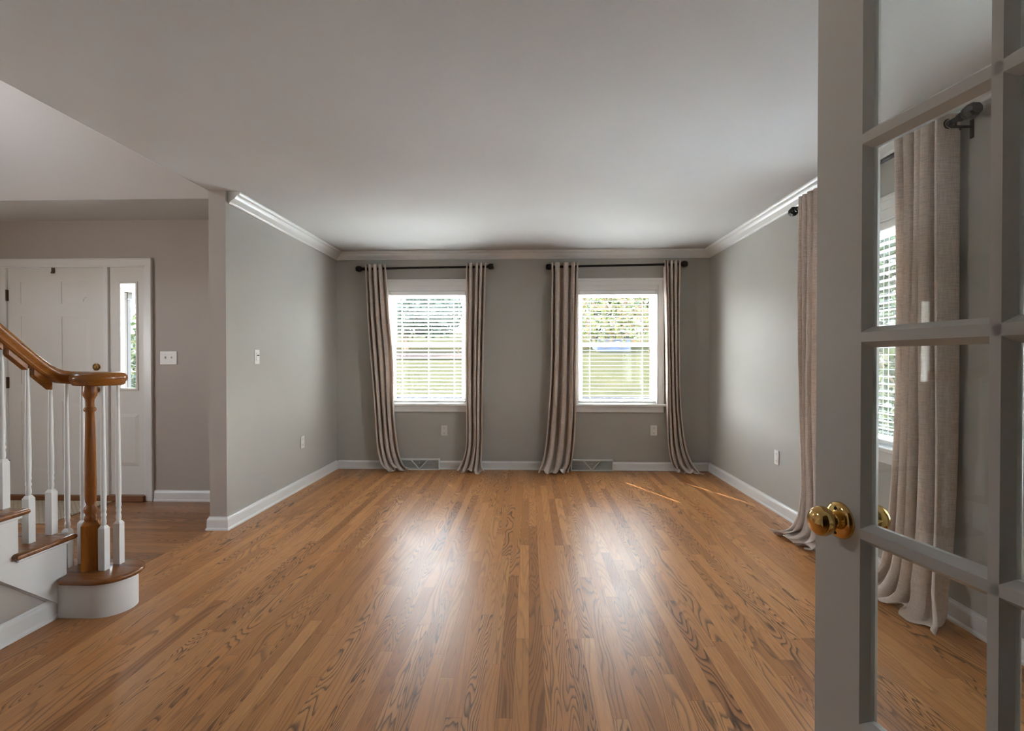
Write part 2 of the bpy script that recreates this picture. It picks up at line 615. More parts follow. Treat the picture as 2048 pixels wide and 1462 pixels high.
# ------------------------------------------------------------------ the shell
BT = 0.17                                    # outer wall thickness
MB().box(WL0, 2.3, -3.7, 6.0, -0.12, 0.0).build('floor', M['floor'], kind=ST)
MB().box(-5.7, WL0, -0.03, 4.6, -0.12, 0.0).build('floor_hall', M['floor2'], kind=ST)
MB().box(WL0, 2.3, -3.8, 6.0, CEIL, CEIL + 0.28).build('ceiling', M['ceil'], kind=ST)
MB().box(-5.7, WL0, 3.812, 4.55, CEIL, CEIL + 0.004).build('ceiling_hall', M['ceil'], kind=ST)
MB().box(-5.75, WL0 + 0.12, -0.2, 4.2, 5.0, 5.15).build('ceiling_upper', M['ceil'], kind=ST)
wins = [(-1.145 - WHALF, -1.145 + WHALF, WZ0 - .02, WZ1), (0.985 - WHALF, 0.985 + WHALF, WZ0 - .02, WZ1)]
wall_grid('Y', YB, YB + BT, XL - .125, XR + BT, 0, CEIL, wins).build('wall_back', M['wall'], kind=ST)
wall_grid('X', XR, XR + BT, -3.7, YB, 0, CEIL, [(3.03 - WHALF, 3.03 + WHALF, WZ0 - .02, WZ1), (1.25 - WHALF, 1.25 + WHALF, WZ0 - .02, WZ1)]).build('wall_right', M['wall'], kind=ST)


def two_tone_wall():
    """the room side is greige, the hall side and the free end are taupe"""
    b = MB().box(WL0, XL, WEND, YB, 0, CEIL)
    o = b.build('wall_left', M['hall'], kind=ST)
    o.data.materials.append(M['wall'])
    for p in o.data.polygons:
        if p.normal.x > 0.9:
            p.material_index = 1
    return o


two_tone_wall()
wall_grid('Y', YF, YF + BT, -5.7, WL0, 0, CEIL, [(-4.965, -3.325, 0.0, 2.055)]).build('wall_foyer', M['hall'], kind=ST)
wall_grid('X', -5.65, -5.52, -0.03, YF, 0, 5.0, [(2.1, 2.75, 3.6, 4.25), (0.95, 1.6, 1.05, 1.8)]).build('wall_hall', M['hall'], kind=ST)  # both openings are unseen, added to let daylight into hall and stairwell
MB().box(-5.52, WL0, 3.81, 3.93, CEIL + .004, 5.0).build('wall_upper', M['hall'], kind=ST)
MB().box(WL0, WL0 + 0.12, -0.03, 3.93, CEIL + 0.28, 5.0).build('wall_upper_right', M['hall'], kind=ST)
wall_grid('Y', -0.03, 0.09, -5.52, WL0, 0, 5.0, []).build('wall_hall_near', M['hall'], kind=ST)
wall_grid('Y', -0.03, 0.09, WL0, XR, 0, CEIL, [(-0.87, 0.76, -1, 2.06)]).build('wall_rear', M['wall'], kind=ST)
wall_grid('Y', -3.7, -3.55, WL0, XR, 0, CEIL, []).build('wall_study', M['wall'], kind=ST)
MB().box(WL0, WL0 + .12, -3.55, -0.03, 0, CEIL).build('wall_study_left', M['wall'], kind=ST)

# baseboards and crown
BASE = [(0, 0), (0.022, 0), (0.022, 0.010), (0.016, 0.020), (0.015, 0.074), (0.011, 0.084), (0.006, 0.090), (0.006, 0.096), (0, 0.096)]
MB().sweep(BASE, [(WL0, YF), (WL0, WEND), (XL, WEND), (XL, YB - .01)]).build('baseboard_left', M['trim'], kind=ST)
MB().sweep(BASE, [(XL + .014, YB), (XR - .014, YB)]).build('baseboard_back', M['trim'], kind=ST)
MB().sweep(BASE, [(XR, YB - .01), (XR, 0.09)]).build('baseboard_right', M['trim'], kind=ST)
MB().sweep(BASE, [(-3.262, YF), (WL0 - .012, YF)]).build('baseboard_foyer', M['trim'], kind=ST)
MB().sweep(BASE, [(SX - .02, 0.09), (SX - .02, 2.40)]).build('baseboard_stair', M['trim'], kind=ST)
_c0, _c1 = 2.360, CEIL
CROWN = [(0, _c0), (0.010, _c0), (0.012, _c0 + .008), (0.016, _c0 + .014), (0.022, _c0 + .018), (0.034, _c0 + .026), (0.050, _c0 + .038),
         (0.062, _c0 + .052), (0.066, _c0 + .060), (0.080, _c0 + .064), (0.086, _c0 + .070), (0.090, _c0 + .076), (0.090, _c1), (0, _c1)]
MB().sweep(CROWN, [(XL, WEND + .03), (XL, YB)]).build('trim_1', M['trim'], kind=ST)
MB().sweep(CROWN, [(XL, YB), (XR, YB)]).build('trim_2', M['trim'], kind=ST)
MB().sweep(CROWN, [(XR, YB), (XR, 0.09)]).build('trim_3', M['trim'], kind=ST)


# ------------------------------------------------------------------ windows (local: x along the wall, -y into the room)
def make_window(name):
    root = thing(name, kind=ST)
    H, z0, z1 = WHALF, WZ0, WZ1
    c = MB()
    cw = 0.062
    # side casings and head casing with a stepped face
    for sx in (-1, 1):
        a, b_ = sorted((sx * H, sx * (H + cw)))
        c.bbox(a, b_, -0.018, 0.0, z0 - .03, z1 + .06, 0.004)
        a, b_ = sorted((sx * (H + cw - .018), sx * (H + cw)))
        c.bbox(a, b_, -0.026, -0.012, z0 - .03, z1 + .108, 0.004)
    c.bbox(-H - cw, H + cw, -0.018, 0.0, z1 + .040, z1 + .108, 0.004)
    c.bbox(-H - cw, H + cw, -0.026, -0.012, z1 + .090, z1 + .118, 0.004)
    c.build('casing', M['trim'], root)
    j = MB()
    for sx in (-1, 1):
        a, b_ = sorted((sx * H, sx * (H - .012)))
        j.box(a, b_, -0.016, BT, z0, z1)
    j.box(-H, H, -0.016, BT, z1 - .012, z1 + .045)
    j.build('jamb', M['trim'], root)
    MB().bbox(-H - cw - .02, H + cw + .02, -0.045, BT, z0 - .030, z0 - .004, 0.005).build('window_sill', M['trim'], root)
    MB().bbox(-H - cw, H + cw, -0.018, 0.0, z0 - .098, z0 - .030, 0.004).build('apron', M['trim'], root)
    zm = 1.39
    for nm, y0, za, zb in (('upper_sash', 0.115, zm - .005, z1 - .012), ('lower_sash', 0.078, z0 - .004, zm + .03)):
        s = MB()
        y1 = y0 + 0.034
        sw = 0.052
        h = H - .012
        s.bbox(-h, -h + sw, y0, y1, za, zb, .004)
        s.bbox(h - sw, h, y0, y1, za, zb, .004)
        lo = 0.042 if nm == 'lower_sash' else 0.034
        hi = 0.034 if nm == 'lower_sash' else 0.05
        s.bbox(-h + sw - .002, h - sw + .002, y0, y1, za, za + lo, .004)
        s.bbox(-h + sw - .002, h - sw + .002, y0, y1, zb - hi, zb, .004)
        so = s.build(nm, M['trim'], root)
        MB().box(-h + sw - .004, h - sw + .004, y0 + .014, y0 + .018, za + lo - .004, zb - hi + .004).build('pane', M['glass'], so)
    k = MB().bbox(-.03, .03, 0.068, 0.082, zm + .028, zm + .040, .003)
    k.bbox(-.008, .03, 0.06, 0.074, zm + .038, zm + .05, .003)
    k.build('sash_lock', M['trim'], root)
    return root


win = make_window('window_1')
win.location = (-1.145, YB, 0)
dup(win, (0.985, YB, 0)).name = 'window_2'
dup(win, (XR, 3.03, 0), R(-90)).name = 'window_3'
dup(win, (XR, 1.25, 0), R(-90)).name = 'added_window'  # unseen window, added to bring more daylight onto stairs and floor


def make_blind(label, tilt, cords, loc, rz, tassel=True, drop=0.0):
    """slatted blind inside the window opening; local axes as the window's"""
    root = thing('window_blind', label, 'blind', loc, rz, 'white slatted blinds in the windows')
    h = WHALF - 0.018
    yc = 0.036
    MB().bbox(-h, h, 0.004, 0.062, WZ1 - .058, WZ1 - .014, .003).build('headrail', M['slat'], root)
    zt, zb = WZ1 - .085, WZ0 + .045
    n = 28
    s = MB()
    ct, st_ = math.cos(R(tilt)), math.sin(R(tilt))
    W, T = 0.0255, 0.0014
    hx, hy = 0.008, 0.010
    xs = [-h]
    for c in cords:
        xs += [c - hx, c + hx]
    xs += [h]
    def piece(x0, x1, d0, d1, z):
        vs = []
        for dd, tt in ((d0, -T), (d1, -T), (d1, T), (d0, T)):
            # a slight crown across the slat
            y = yc + dd * ct - tt * st_
            zz = z + dd * st_ + tt * ct
            vs.append((y, zz))
        v8 = [(x, y, zz) for x in (x0, x1) for y, zz in vs]
        s.add(v8, [(0, 1, 2, 3), (7, 6, 5, 4), (0, 4, 5, 1), (1, 5, 6, 2), (2, 6, 7, 3), (3, 7, 4, 0)])
    for i in range(n):
        z = zt + (zb - zt) * i / (n - 1)
        for q in range(len(xs) - 1):
            if q % 2 == 0:
                piece(xs[q], xs[q + 1], -W, W, z)
            else:
                piece(xs[q], xs[q + 1], -W, -hy, z)
                piece(xs[q], xs[q + 1], hy, W, z)
    s.build('slats', M['slat'], root)
    MB().bbox(-h, h, yc - .026, yc + .026, WZ0 + .004, WZ0 + .026, .004).build('bottom_rail', M['slat'], root)
    c = MB()
    for x in cords:
        for y in (yc - .029, yc + .029):
            c.tube([(x, y, WZ1 - .05), (x, y, WZ0 + .02)], 0.0011, 5)
        c.tube([(x, yc, WZ1 - .05), (x, yc, WZ0 + .02)], 0.0009, 5)
    c.build('ladder_cords', M['cord'], root)
    if tassel:
        p = MB().tube([(h - .07, 0.0, WZ1 - .055), (h - .07, 0.0, 1.36)], 0.0012, 5)
        p.tube([(h - .075, 0.0, WZ1 - .055), (h - .08, 0.0, 1.345)], 0.0012, 5)
        pc = p.build('pull_cord', M['cord'], root)
        MB().lathe([(0.002, 0.03), (0.005, 0.026), (0.008, 0.0), (0.002, -0.002)], (h - .076, 0.0, 1.32), n=10).build('tassel', M['oldbrass'], pc, True)
    return root


make_blind('white blind in left back window, slats tilted half shut', -15, (-0.295, 0.005, 0.295), (-1.145, YB, 0), 0)
make_blind('white blind in right back window, slats level and open', -2, (-0.30, 0.285), (0.985, YB, 0), 0)
make_blind('white blind in the side window, seen through the glazed door', -1, (-0.295, 0.0, 0.295), (XR, 3.03, 0), R(-90))


_b = make_blind(None, -42, (-0.295, 0.0, 0.295), (0, 0, 0), 0)  # unseen blind, added to keep the extra window's light off the ceiling
_b.parent = bpy.data.objects['added_window']
del _b['category'], _b['group']


# ------------------------------------------------------------------ curtain rods and curtains
def rod(label, s0, s1, z0, z1, wall):
    """s0..s1 along the wall, including the finials"""
    def P(s_, d, z):
        return (s_, YB - d, z) if wall == 'back' else (XR - d, s_, z)
    L = abs(s1 - s0)
    zc = (z0 + z1) / 2
    root = thing('curtain_rod', label, 'curtain rod', P((s0 + s1) / 2, 0.09, zc), 0 if wall == 'back' else R(90), 'dark curtain rods above the windows')
    tl = (z1 - z0) / L
    f = lambda x: x * tl
    hl = L / 2
    # local x runs along the rod; the wall lies at local y = +0.09 (back) / -0.09 (right)
    wy = 0.09 if wall == 'back' else -0.09
    MB().tube([(-hl + .09, 0, f(-hl + .09)), (hl - .09, 0, f(hl - .09))], 0.0125, 14).build('rod', M['black'], root, True)
    prof = [(0.004, 0.0), (0.024, 0.002), (0.030, 0.012), (0.034, 0.035), (0.031, 0.052), (0.022, 0.066), (0.013, 0.072), (0.013, 0.078),
            (0.019, 0.082), (0.019, 0.094), (0.013, 0.098), (0.013, 0.110)]
    for sg in (-1, 1):
        b = MB().lathe([(r, sg * (-hl + h)) for r, h in prof], (0, 0, f(sg * -hl)), 'X', 8, R(22.5))
        b.build('finial', M['black'], root)
    for sg in (-1, 1):
        x = sg * (hl - .135)
        b = MB().tube([(x, 0.0, f(x) - .022), (x, wy * .95, f(x) - .022)], 0.006, 8)
        b.bbox(x - .010, x + .010, *sorted((wy * .93, wy)), f(x) - .075, f(x) + .010, .003)
        b.tube([(x, -.016, f(x) + .004), (x, -.016, f(x) - .016), (x, 0, f(x) - .024), (x, .016, f(x) - .016), (x, .016, f(x) + .004)], 0.005, 8)
        b.tube([(x, wy * .4, f(x) - .022), (x, wy * .4, f(x) - .036)], 0.004, 8)
        b.build('bracket', M['black'], root, True)
    return root


rod('dark curtain rod above the left back window', -1.925, -0.386, 2.244, 2.262, 'back')
rod('dark curtain rod above the right back window', 0.186, 1.725, 2.253, 2.277, 'back')
rod('dark curtain rod above the side window behind the glazed door', 2.265, 3.83, 2.300, 2.300, 'right')


def smoothkeys(keys, t):
    """Catmull-Rom through rows of numbers"""
    n = len(keys) - 1
    x = min(max(t, 0), 0.99999) * n
    i = int(x)
    u = x - i
    g = lambda j: np.array(keys[min(max(j, 0), n)], float)
    p0, p1, p2, p3 = g(i - 1), g(i), g(i + 1), g(i + 2)
    return 0.5 * (2 * p1 + (p2 - p0) * u + (2 * p0 - 5 * p1 + 4 * p2 - p3) * u * u + (3 * p1 - p0 - 3 * p2 + p3) * u ** 3)


def curtain(label, wall, keys, folds, seed, rod_z, amp_x=0.55, phase=0.0, widths=None):
    """keys: rows (z, s_left, s_right, distance from wall, fold depth) from top to hem; rows with z near 0 lie on the floor"""
    rnd = random.Random(seed)
    nu, nv = folds * 18, 110
    vs, uv = [], []
    wgt = widths or [rnd.uniform(0.6, 1.5) for _ in range(folds)]
    cum = np.concatenate([[0], np.cumsum(wgt)]) / sum(wgt)
    ph = [rnd.uniform(0, 6.28) for _ in range(8)]
    n_k = len(keys) - 1
    for j in range(nv + 1):
        t = j / nv
        z, a, b, d, A = smoothkeys(keys, t)
        low = min(1, max(0, (t - 0.72) / 0.28))
        for i in range(nu + 1):
            u = i / nu
            k = u * folds
            w0 = int(min(k, folds - 1e-6))
            fr = k - w0
            base = cum[w0] + (cum[w0 + 1] - cum[w0]) * fr
            th = 2 * math.pi * k + phase
            # broad rounded pleats that overhang a little
            sx = a + (b - a) * (base + amp_x * (cum[w0 + 1] - cum[w0]) * 0.28 * math.sin(2 * th) * (1 - 0.6 * low))
            dd = d + 1.25 * A * math.cos(th) * (1 + 0.22 * math.sin(3.1 * t + ph[w0 % 8])) + 0.006 * math.sin(9 * t + 5 * u + ph[0])
            sx += 0.010 * low * math.sin(7 * u + ph[1] + 6 * t)
            zz = z
            if z < 0.16:
                fl = min(1, (0.16 - z) / 0.16)
                zz = max(0.006, z + fl * (0.016 + 0.018 * math.cos(th * 0.5 + ph[2]) + 0.012 * math.sin(th + ph[3] + 9 * t)))
                dd += fl * 0.03 * math.sin(4.3 * u + ph[4])
            dd = max(dd, 0.026)
            vs.append((sx, YB - dd, zz) if wall == 'back' else (XR - dd, sx, zz))
            uv.append((u * folds * 0.16, t * 2.4))
    fs = [(j * (nu + 1) + i, j * (nu + 1) + i + 1, (j + 1) * (nu + 1) + i + 1, (j + 1) * (nu + 1) + i) for j in range(nv) for i in range(nu)]
    zt, a, b, d, A = keys[0]
    loc = (((a + b) / 2, YB - d, 0) if wall == 'back' else (XR - d, (a + b) / 2, 0))
    root = thing('curtain', label, 'curtain', loc, 0, 'taupe linen curtains')
    mb = MB()
    mb.v, mb.f, mb.uv = [(p[0] - loc[0], p[1] - loc[1], p[2]) for p in vs], fs, uv
    o = mb.build('panel', M['linen'], root, True)
    md = o.modifiers.new('cloth_thickness', 'SOLIDIFY')
    md.thickness = 0.003
    md.offset = 0
    # eyelet rings where the cloth crosses the rod
    for q in range(folds):
        s_ = a + (b - a) * (cum[q] + (cum[q + 1] - cum[q]) * 0.25)
        s2 = a + (b - a) * (cum[q] + (cum[q + 1] - cum[q]) * 0.75)
        for sv in (s_, s2):
            p = (sv - loc[0], 0, rod_z) if wall == 'back' else (0, sv - loc[1], rod_z)
            ring = MB()
            vs2, fs2 = [], []
            for i in range(16):
                t1 = 2 * math.pi * i / 16
                for k2 in range(6):
                    t2 = 2 * math.pi * k2 / 6
                    rr = 0.021 + 0.004 * math.cos(t2)
                    ax = 0.003 * math.sin(t2)
                    e = (ax, rr * math.cos(t1), rr * math.sin(t1))
                    if wall != 'back':
                        e = (e[1], e[0], e[2])
                    vs2.append((p[0] + e[0], p[1] + e[1], p[2] + e[2]))
            for i in range(16):
                for k2 in range(6):
                    fs2.append((i * 6 + k2, i * 6 + (k2 + 1) % 6, ((i + 1) % 16) * 6 + (k2 + 1) % 6, ((i + 1) % 16) * 6 + k2))
            ring.add(vs2, fs2)
            ring.build('eyelet', M['black'], root, True)
    return root


curtain('taupe curtain left of the left back window, hem swept towards the floor register', 'back',
        [(2.292, -1.815, -1.580, .088, .040), (1.75, -1.790, -1.545, .088, .042), (1.20, -1.752, -1.500, .088, .040), (0.72, -1.712, -1.495, .090, .034),
         (0.32, -1.690, -1.455, .095, .028), (0.10, -1.640, -1.400, .120, .024), (0.02, -1.585, -1.345, .155, .020), (0.012, -1.560, -1.310, .200, .018)], 4, 3, 2.248)
curtain('taupe curtain right of the left back window, pooled on the floor', 'back',
        [(2.296, -0.685, -0.468, .088, .040), (1.75, -0.690, -0.485, .088, .040), (1.20, -0.697, -0.498, .088, .040), (0.72, -0.692, -0.508, .092, .034),
         (0.32, -0.690, -0.512, .100, .030), (0.10, -0.735, -0.515, .115, .030), (0.02, -0.775, -0.500, .160, .030), (0.012, -0.790, -0.470, .235, .02)], 4, 8, 2.258)
curtain('taupe curtain left of the right back window, hem spread on the floor', 'back',
        [(2.297, 0.245, 0.535, .088, .042), (1.75, 0.243, 0.525, .088, .044), (1.20, 0.238, 0.515, .088, .042), (0.72, 0.212, 0.515, .092, .036),
         (0.32, 0.180, 0.495, .100, .030), (0.10, 0.140, 0.470, .125, .028), (0.02, 0.110, 0.440, .165, .022), (0.012, 0.100, 0.420, .225, .018)], 4, 15, 2.257,
        widths=[0.9, 1.5, 1.2, 0.7])
curtain('taupe curtain right of the right back window, hem trailing towards the corner', 'back',
        [(2.315, 1.465, 1.640, .088, .040), (1.75, 1.485, 1.632, .088, .042), (1.20, 1.498, 1.635, .088, .042), (0.72, 1.505, 1.655, .090, .036),
         (0.32, 1.515, 1.705, .095, .030), (0.10, 1.545, 1.775, .115, .026), (0.02, 1.590, 1.830, .150, .022), (0.012, 1.620, 1.870, .210, .018)], 4, 21, 2.272)
curtain('far taupe curtain of the side window, beside the edge of the glazed door', 'right',
        [(2.345, 3.600, 3.330, .088, .042), (1.75, 3.602, 3.330, .090, .042), (1.20, 3.600, 3.325, .092, .042), (0.72, 3.590, 3.325, .095, .038),
         (0.32, 3.575, 3.330, .100, .034), (0.10, 3.590, 3.310, .130, .034), (0.02, 3.650, 3.290, .190, .028), (0.012, 3.690, 3.270, .26, .02)], 4, 31, 2.300)
curtain('near taupe curtain of the side window, seen through the glazed door', 'right',
        [(2.345, 2.680, 2.395, .088, .044), (1.75, 2.680, 2.395, .088, .044), (1.20, 2.685, 2.395, .090, .044), (0.72, 2.700, 2.395, .092, .042),
         (0.32, 2.735, 2.395, .098, .040), (0.10, 2.770, 2.365, .130, .034), (0.02, 2.800, 2.325, .175, .028), (0.012, 2.820, 2.285, .24, .02)], 4, 44, 2.300,
        widths=[0.8, 0.8, 0.9, 1.4])


# ------------------------------------------------------------------ plates, outlets, registers (local: +y out of the wall into the room)
def plate_mesh(w_, h_):
    return MB().bbox(-w_ / 2, w_ / 2, 0.0, 0.006, -h_ / 2, h_ / 2, 0.004)


def outlet(label, loc, rz):
    root = thing('wall_outlet', label, 'outlet', loc, rz, 'white duplex outlets')
    plate_mesh(0.072, 0.116).build('cover_plate', M['plastic'], root)
    for dz in (0.028, -0.028):
        pts = []
        for i in range(20):
            a = 2 * math.pi * i / 20
            pts.append((0.017 * math.cos(a), max(-.0135, min(.0135, 0.0175 * math.sin(a)))))
        s = MB().prism(pts, lambda a, b, t: (a, t, b + dz), 0.004, 0.0085)
        so = s.build('socket', M['plastic'], root)
        d = MB().box(-.0075, -.0050, 0.006, 0.0088, dz - .001, dz + .008)
        d.box(.0050, .0075, 0.006, 0.0088, dz - .001, dz + .007)
        d.lathe([(0.0026, 0.006), (0.0026, 0.0088)], (0, 0, dz - .007), 'Y', 10)
        d.build('slots', M['slot'], so)
    MB().lathe([(0.003, 0.005), (0.003, 0.0072)], (0, 0, 0), 'Y', 10).build('screw', M['plastic'], root)
    return root


o1 = outlet('white outlet on the back wall below the left window', (-0.955, YB, 0.437), R(180))
dup(o1, (1.387, YB, 0.447), R(180), 'white outlet on the back wall below the right window')
dup(o1, (XR, 4.217, 0.442), R(90), 'white outlet on the right wall beside the far curtain')
dup(o1, (XL, 4.880, 0.440), R(-90), 'white outlet low on the left wall')

sw = thing('dimmer_switch', 'white slide dimmer switch on the left wall', 'light switch', (XL, 4.055, 1.253), R(-90))
plate_mesh(0.072, 0.116).build('cover_plate', M['plastic'], sw)
b = MB().bbox(-.017, .017, .004, .010, -.034, .034, .002)
b.build('rocker', M['plastic'], sw)
MB().bbox(-.012, .012, .008, .017, .008, .016, .002).build('slider', M['slot'], sw)

sw = thing('double_light_switch', 'white double switch plate beside the front door', 'light switch', (-3.132, YF, 1.247), R(180))
plate_mesh(0.150, 0.116).build('cover_plate', M['plastic'], sw)
for dx in (-.028, .028):
    MB().bbox(dx - .005, dx + .005, .004, .016, -.004, .012, .002).build('toggle', M['plastic'], sw)
    for dz in (-.030, .030):
        MB().lathe([(0.003, 0.005), (0.003, 0.0072)], (dx, 0, dz), 'Y', 8).build('screw', M['regdark'], sw)


def register(label, x0, x1):
    root = thing('floor_register', label, 'vent', ((x0 + x1) / 2, YB - .016, 0), 0, 'white baseboard registers')
    h = (x1 - x0) / 2
    D, Z = 0.045, 0.127
    f = MB()
    f.bbox(-h, h, -D, -.002, Z - .016, Z, .003)
    f.bbox(-h, h, -D, -.002, 0.0, .014, .003)
    f.bbox(-h, -h + .012, -D, -.002, .010, Z - .012, .003)
    f.bbox(h - .012, h, -D, -.002, .010, Z - .012, .003)
    f.build('housing', M['reg'], root)
    g = MB().box(-h + .01, h - .01, -D + .020, -D + .026, .012, Z - .014)
    nz = 13
    for i in range(nz):
        z = .018 + (Z - .036) * i / (nz - 1)
        g.box(-h + .011, h - .011, -D + .009, -D + .021, z - .0012, z + .0012)
    g.build('grille', M['regdark'], root)
    v = MB()
    for sg in (-1, 1):
        dx, dz = sg * .095, .088
        n_ = Vector((dz, -sg * dx * sg)).normalized() * .006
        p0, p1 = (sg * .004, .014), (sg * .092, Z - .014)
        d_ = Vector((p1[0] - p0[0], p1[1] - p0[1])).normalized()
        nn = Vector((-d_.y, d_.x)) * .0055
        poly = [(p0[0] + nn.x, p0[1] + nn.y), (p0[0] - nn.x, p0[1] - nn.y), (p1[0] - nn.x, p1[1] - nn.y), (p1[0] + nn.x, p1[1] + nn.y)]
        v.prism(poly, lambda a, b_, t: (a, t, b_), -D + .001, -D + .012)
    v.build('v_bars', M['reg'], root)
    MB().bbox(-.003, .003, -D - .006, -D + .010, .070, .092, .001).build('damper_lever', M['reg'], root)
    return root


register('white floor register below the left window, hem of curtain beside it', -1.452, -1.000)
register('white floor register below the right window', 0.464, 0.930)

# ------------------------------------------------------------------ the glazed door (local: x from latch edge to hinge, y out of the face seen)
FD_ANG = math.atan2(-0.9852, 0.1712)
DW = 0.872
fd = thing('door_2', 'open glazed door with white muntins and brass knob, at the right edge', 'door', (0.5734, 1.0188, 0.008), FD_ANG, kind=ST)
MU, CH, TH = 0.0335, 0.0095, 0.0175
z_rows = [(0.248 + 0.341 * i, 0.248 + 0.341 * i + 0.3055) for i in range(5)]
gx0, gw = 0.116, 0.191
x_cols = [(gx0 + i * (gw + MU), gx0 + i * (gw + MU) + gw) for i in range(3)]


def bar(b, lo, hi, chl, chh, fn, t0, t1):
    """bar with chamfered long edges: lo..hi is its full width at the glass"""
    q = 0.004
    poly = [(lo, -q), (lo + chl, -TH), (hi - chh, -TH), (hi, -q), (hi, q), (hi - chh, TH), (lo + chl, TH), (lo, q)]
    if chl == 0:
        poly = [(lo, -TH)] + poly[2:6] + [(hi - chh, TH), (lo, TH)]
        poly = [(lo, -TH), (hi - chh, -TH), (hi, -q), (hi, q), (hi - chh, TH), (lo, TH)]
    if chh == 0:
        poly = [(lo, -q), (lo + chl, -TH), (hi, -TH), (hi, TH), (lo + chl, TH), (lo, q)]
    b.prism(poly, fn, t0, t1)


vert = lambda a, n_, t: (a, n_, t)
hori = lambda a, n_, t: (t, n_, a)
b = MB(); bar(b, 0.0, gx0, 0, CH, vert, 0, 2.022); b.build('stile', M['doorw'], fd)
b = MB(); bar(b, DW - gx0, DW, CH, 0, vert, 0, 2.022); b.build('stile', M['doorw'], fd)
b = MB(); bar(b, 0.0, z_rows[0][0], 0, CH, hori, gx0 - CH, DW - gx0 + CH); b.build('bottom_rail', M['doorw'], fd)
b = MB(); bar(b, z_rows[-1][1], 2.022, CH, 0, hori, gx0 - CH, DW - gx0 + CH); b.build('top_rail', M['doorw'], fd)
b = MB()
for i in range(2):
    bar(b, x_cols[i][1], x_cols[i + 1][0], CH, CH, vert, z_rows[0][0] - CH, z_rows[-1][1] + CH)
for j in range(4):
    bar(b, z_rows[j][1], z_rows[j + 1][0], CH, CH, hori, gx0 - CH, DW - gx0 + CH)
b.build('muntins', M['doorw'], fd)
for (xa, xb) in x_cols:
    for (za, zb) in z_rows:
        MB().box(xa - .004, xb + .004, -.0018, .0018, za - .004, zb + .004).build('glass_pane', M['dglass'], fd)
for sg in (-1, 1):
    kx, kz = 0.061, 0.922
    k = MB().lathe([(0.0335, sg * (TH - .001)), (0.0335, sg * (TH + .002)), (0.032, sg * (TH + .005)), (0.027, sg * (TH + .008)), (0.019, sg * (TH + .0105)), (0.013, sg * (TH + .012))],
                   (kx, 0, kz), 'Y', 40)
    ro = k.build('rosette', M['brass'], fd, 50)
    s = MB()
    for dz in (-.021, .021):
        pts = [(0.0026 * math.cos(2 * math.pi * i / 12), 0.0042 * math.sin(2 * math.pi * i / 12)) for i in range(12)]
        s.prism(pts, lambda a, c, t: (kx + a, t, kz + dz + c), sg * (TH + .0085), sg * (TH + .0105))
    s.build('screw_hole', M['slot'], ro)
    k = MB().lathe([(0.013, sg * (TH + .010)), (0.0125, sg * (TH + .014)), (0.0105, sg * (TH + .017)), (0.0105, sg * (TH + .014)), (0.0135, sg * (TH + .018)), (0.021, sg * (TH + .023)), (0.0255, sg * (TH + .030)),
                    (0.0268, sg * (TH + .037)), (0.0255, sg * (TH + .044)), (0.021, sg * (TH + .050)), (0.013, sg * (TH + .0535)), (0.004, sg * (TH + .0545))], (kx, 0, kz), 'Y', 40)
    k.build('knob', M['brass'], fd, 60)
MB().box(-.0008, .001, -.0125, .0125, kz - .028, kz + .028).build('latch_plate', M['brass'], fd)

# ------------------------------------------------------------------ front door and its sidelight
d1 = thing('door_1', 'white panelled front door with glazed sidelight, in the hall behind the stair rail', 'door', (-4.14, YF, 0), 0, kind=ST)
OX = 4.14
c = MB()
for (a, b_) in ((-5.022, -4.958), (-3.332, -3.268)):
    c.bbox(a + OX, b_ + OX, -.020, 0, 0, 2.050, .004)
c.bbox(-5.022 + OX, -3.268 + OX, -.020, 0, 2.045, 2.112, .004)
for (a, b_) in ((-5.022, -5.007), (-3.283, -3.268)):
    c.bbox(a + OX, b_ + OX, -.027, -.01, 0, 2.112, .004)
c.bbox(-5.022 + OX, -3.268 + OX, -.027, -.01, 2.098, 2.112, .004)
c.build('casing', M['trim'], d1)
c = MB()
c.box(-4.965 + OX, -4.945 + OX, -.016, BT, 0, 2.05)
c.box(-4.622 + OX, -4.583 + OX, -.012, BT, 0, 2.05)
c.box(-3.705 + OX, -3.668 + OX, -.012, BT, 0, 2.05)
c.box(-3.345 + OX, -3.325 + OX, -.016, BT, 0, 2.05)
c.box(-4.965 + OX, -3.325 + OX, -.016, BT, 2.036, 2.055)
c.build('door_frame', M['trim'], d1)
MB().bbox(-4.6 + OX, -3.70 + OX, -.03, BT, 0.0, .045, .006).build('threshold', M['sill'], d1)
# leaf: stiles, rails and raised panels
lf = MB()
x0, x1, z0, z1 = -4.578 + OX, -3.710 + OX, .0455, 2.032
y0, y1 = .004, .048
xs = [x0, x0 + .115, (x0 + x1) / 2 - .05, (x0 + x1) / 2 + .05, x1 - .115, x1]
zs = [z0, z0 + .215, z0 + .82, z0 + .975, z0 + 1.565, z0 + 1.675, z1 - .115, z1]
lf.box(x0, x1, y0 + .004, y1, z0, z1)
for a, b_ in ((xs[0], xs[1]), (xs[4], xs[5])):
    lf.box(a, b_, y0, y0 + .02, z0, z1)
for a, b_ in ((zs[0], zs[1]), (zs[2], zs[3]), (zs[4], zs[5]), (zs[6], zs[7])):
    lf.box(xs[1], xs[4], y0, y0 + .02, a, b_)
for a, b_ in ((zs[1], zs[2]), (zs[3], zs[4]), (zs[5], zs[6])):
    lf.box(xs[2], xs[3], y0, y0 + .02, a, b_)
leaf = lf.build('door_leaf', M['front_door'], d1)
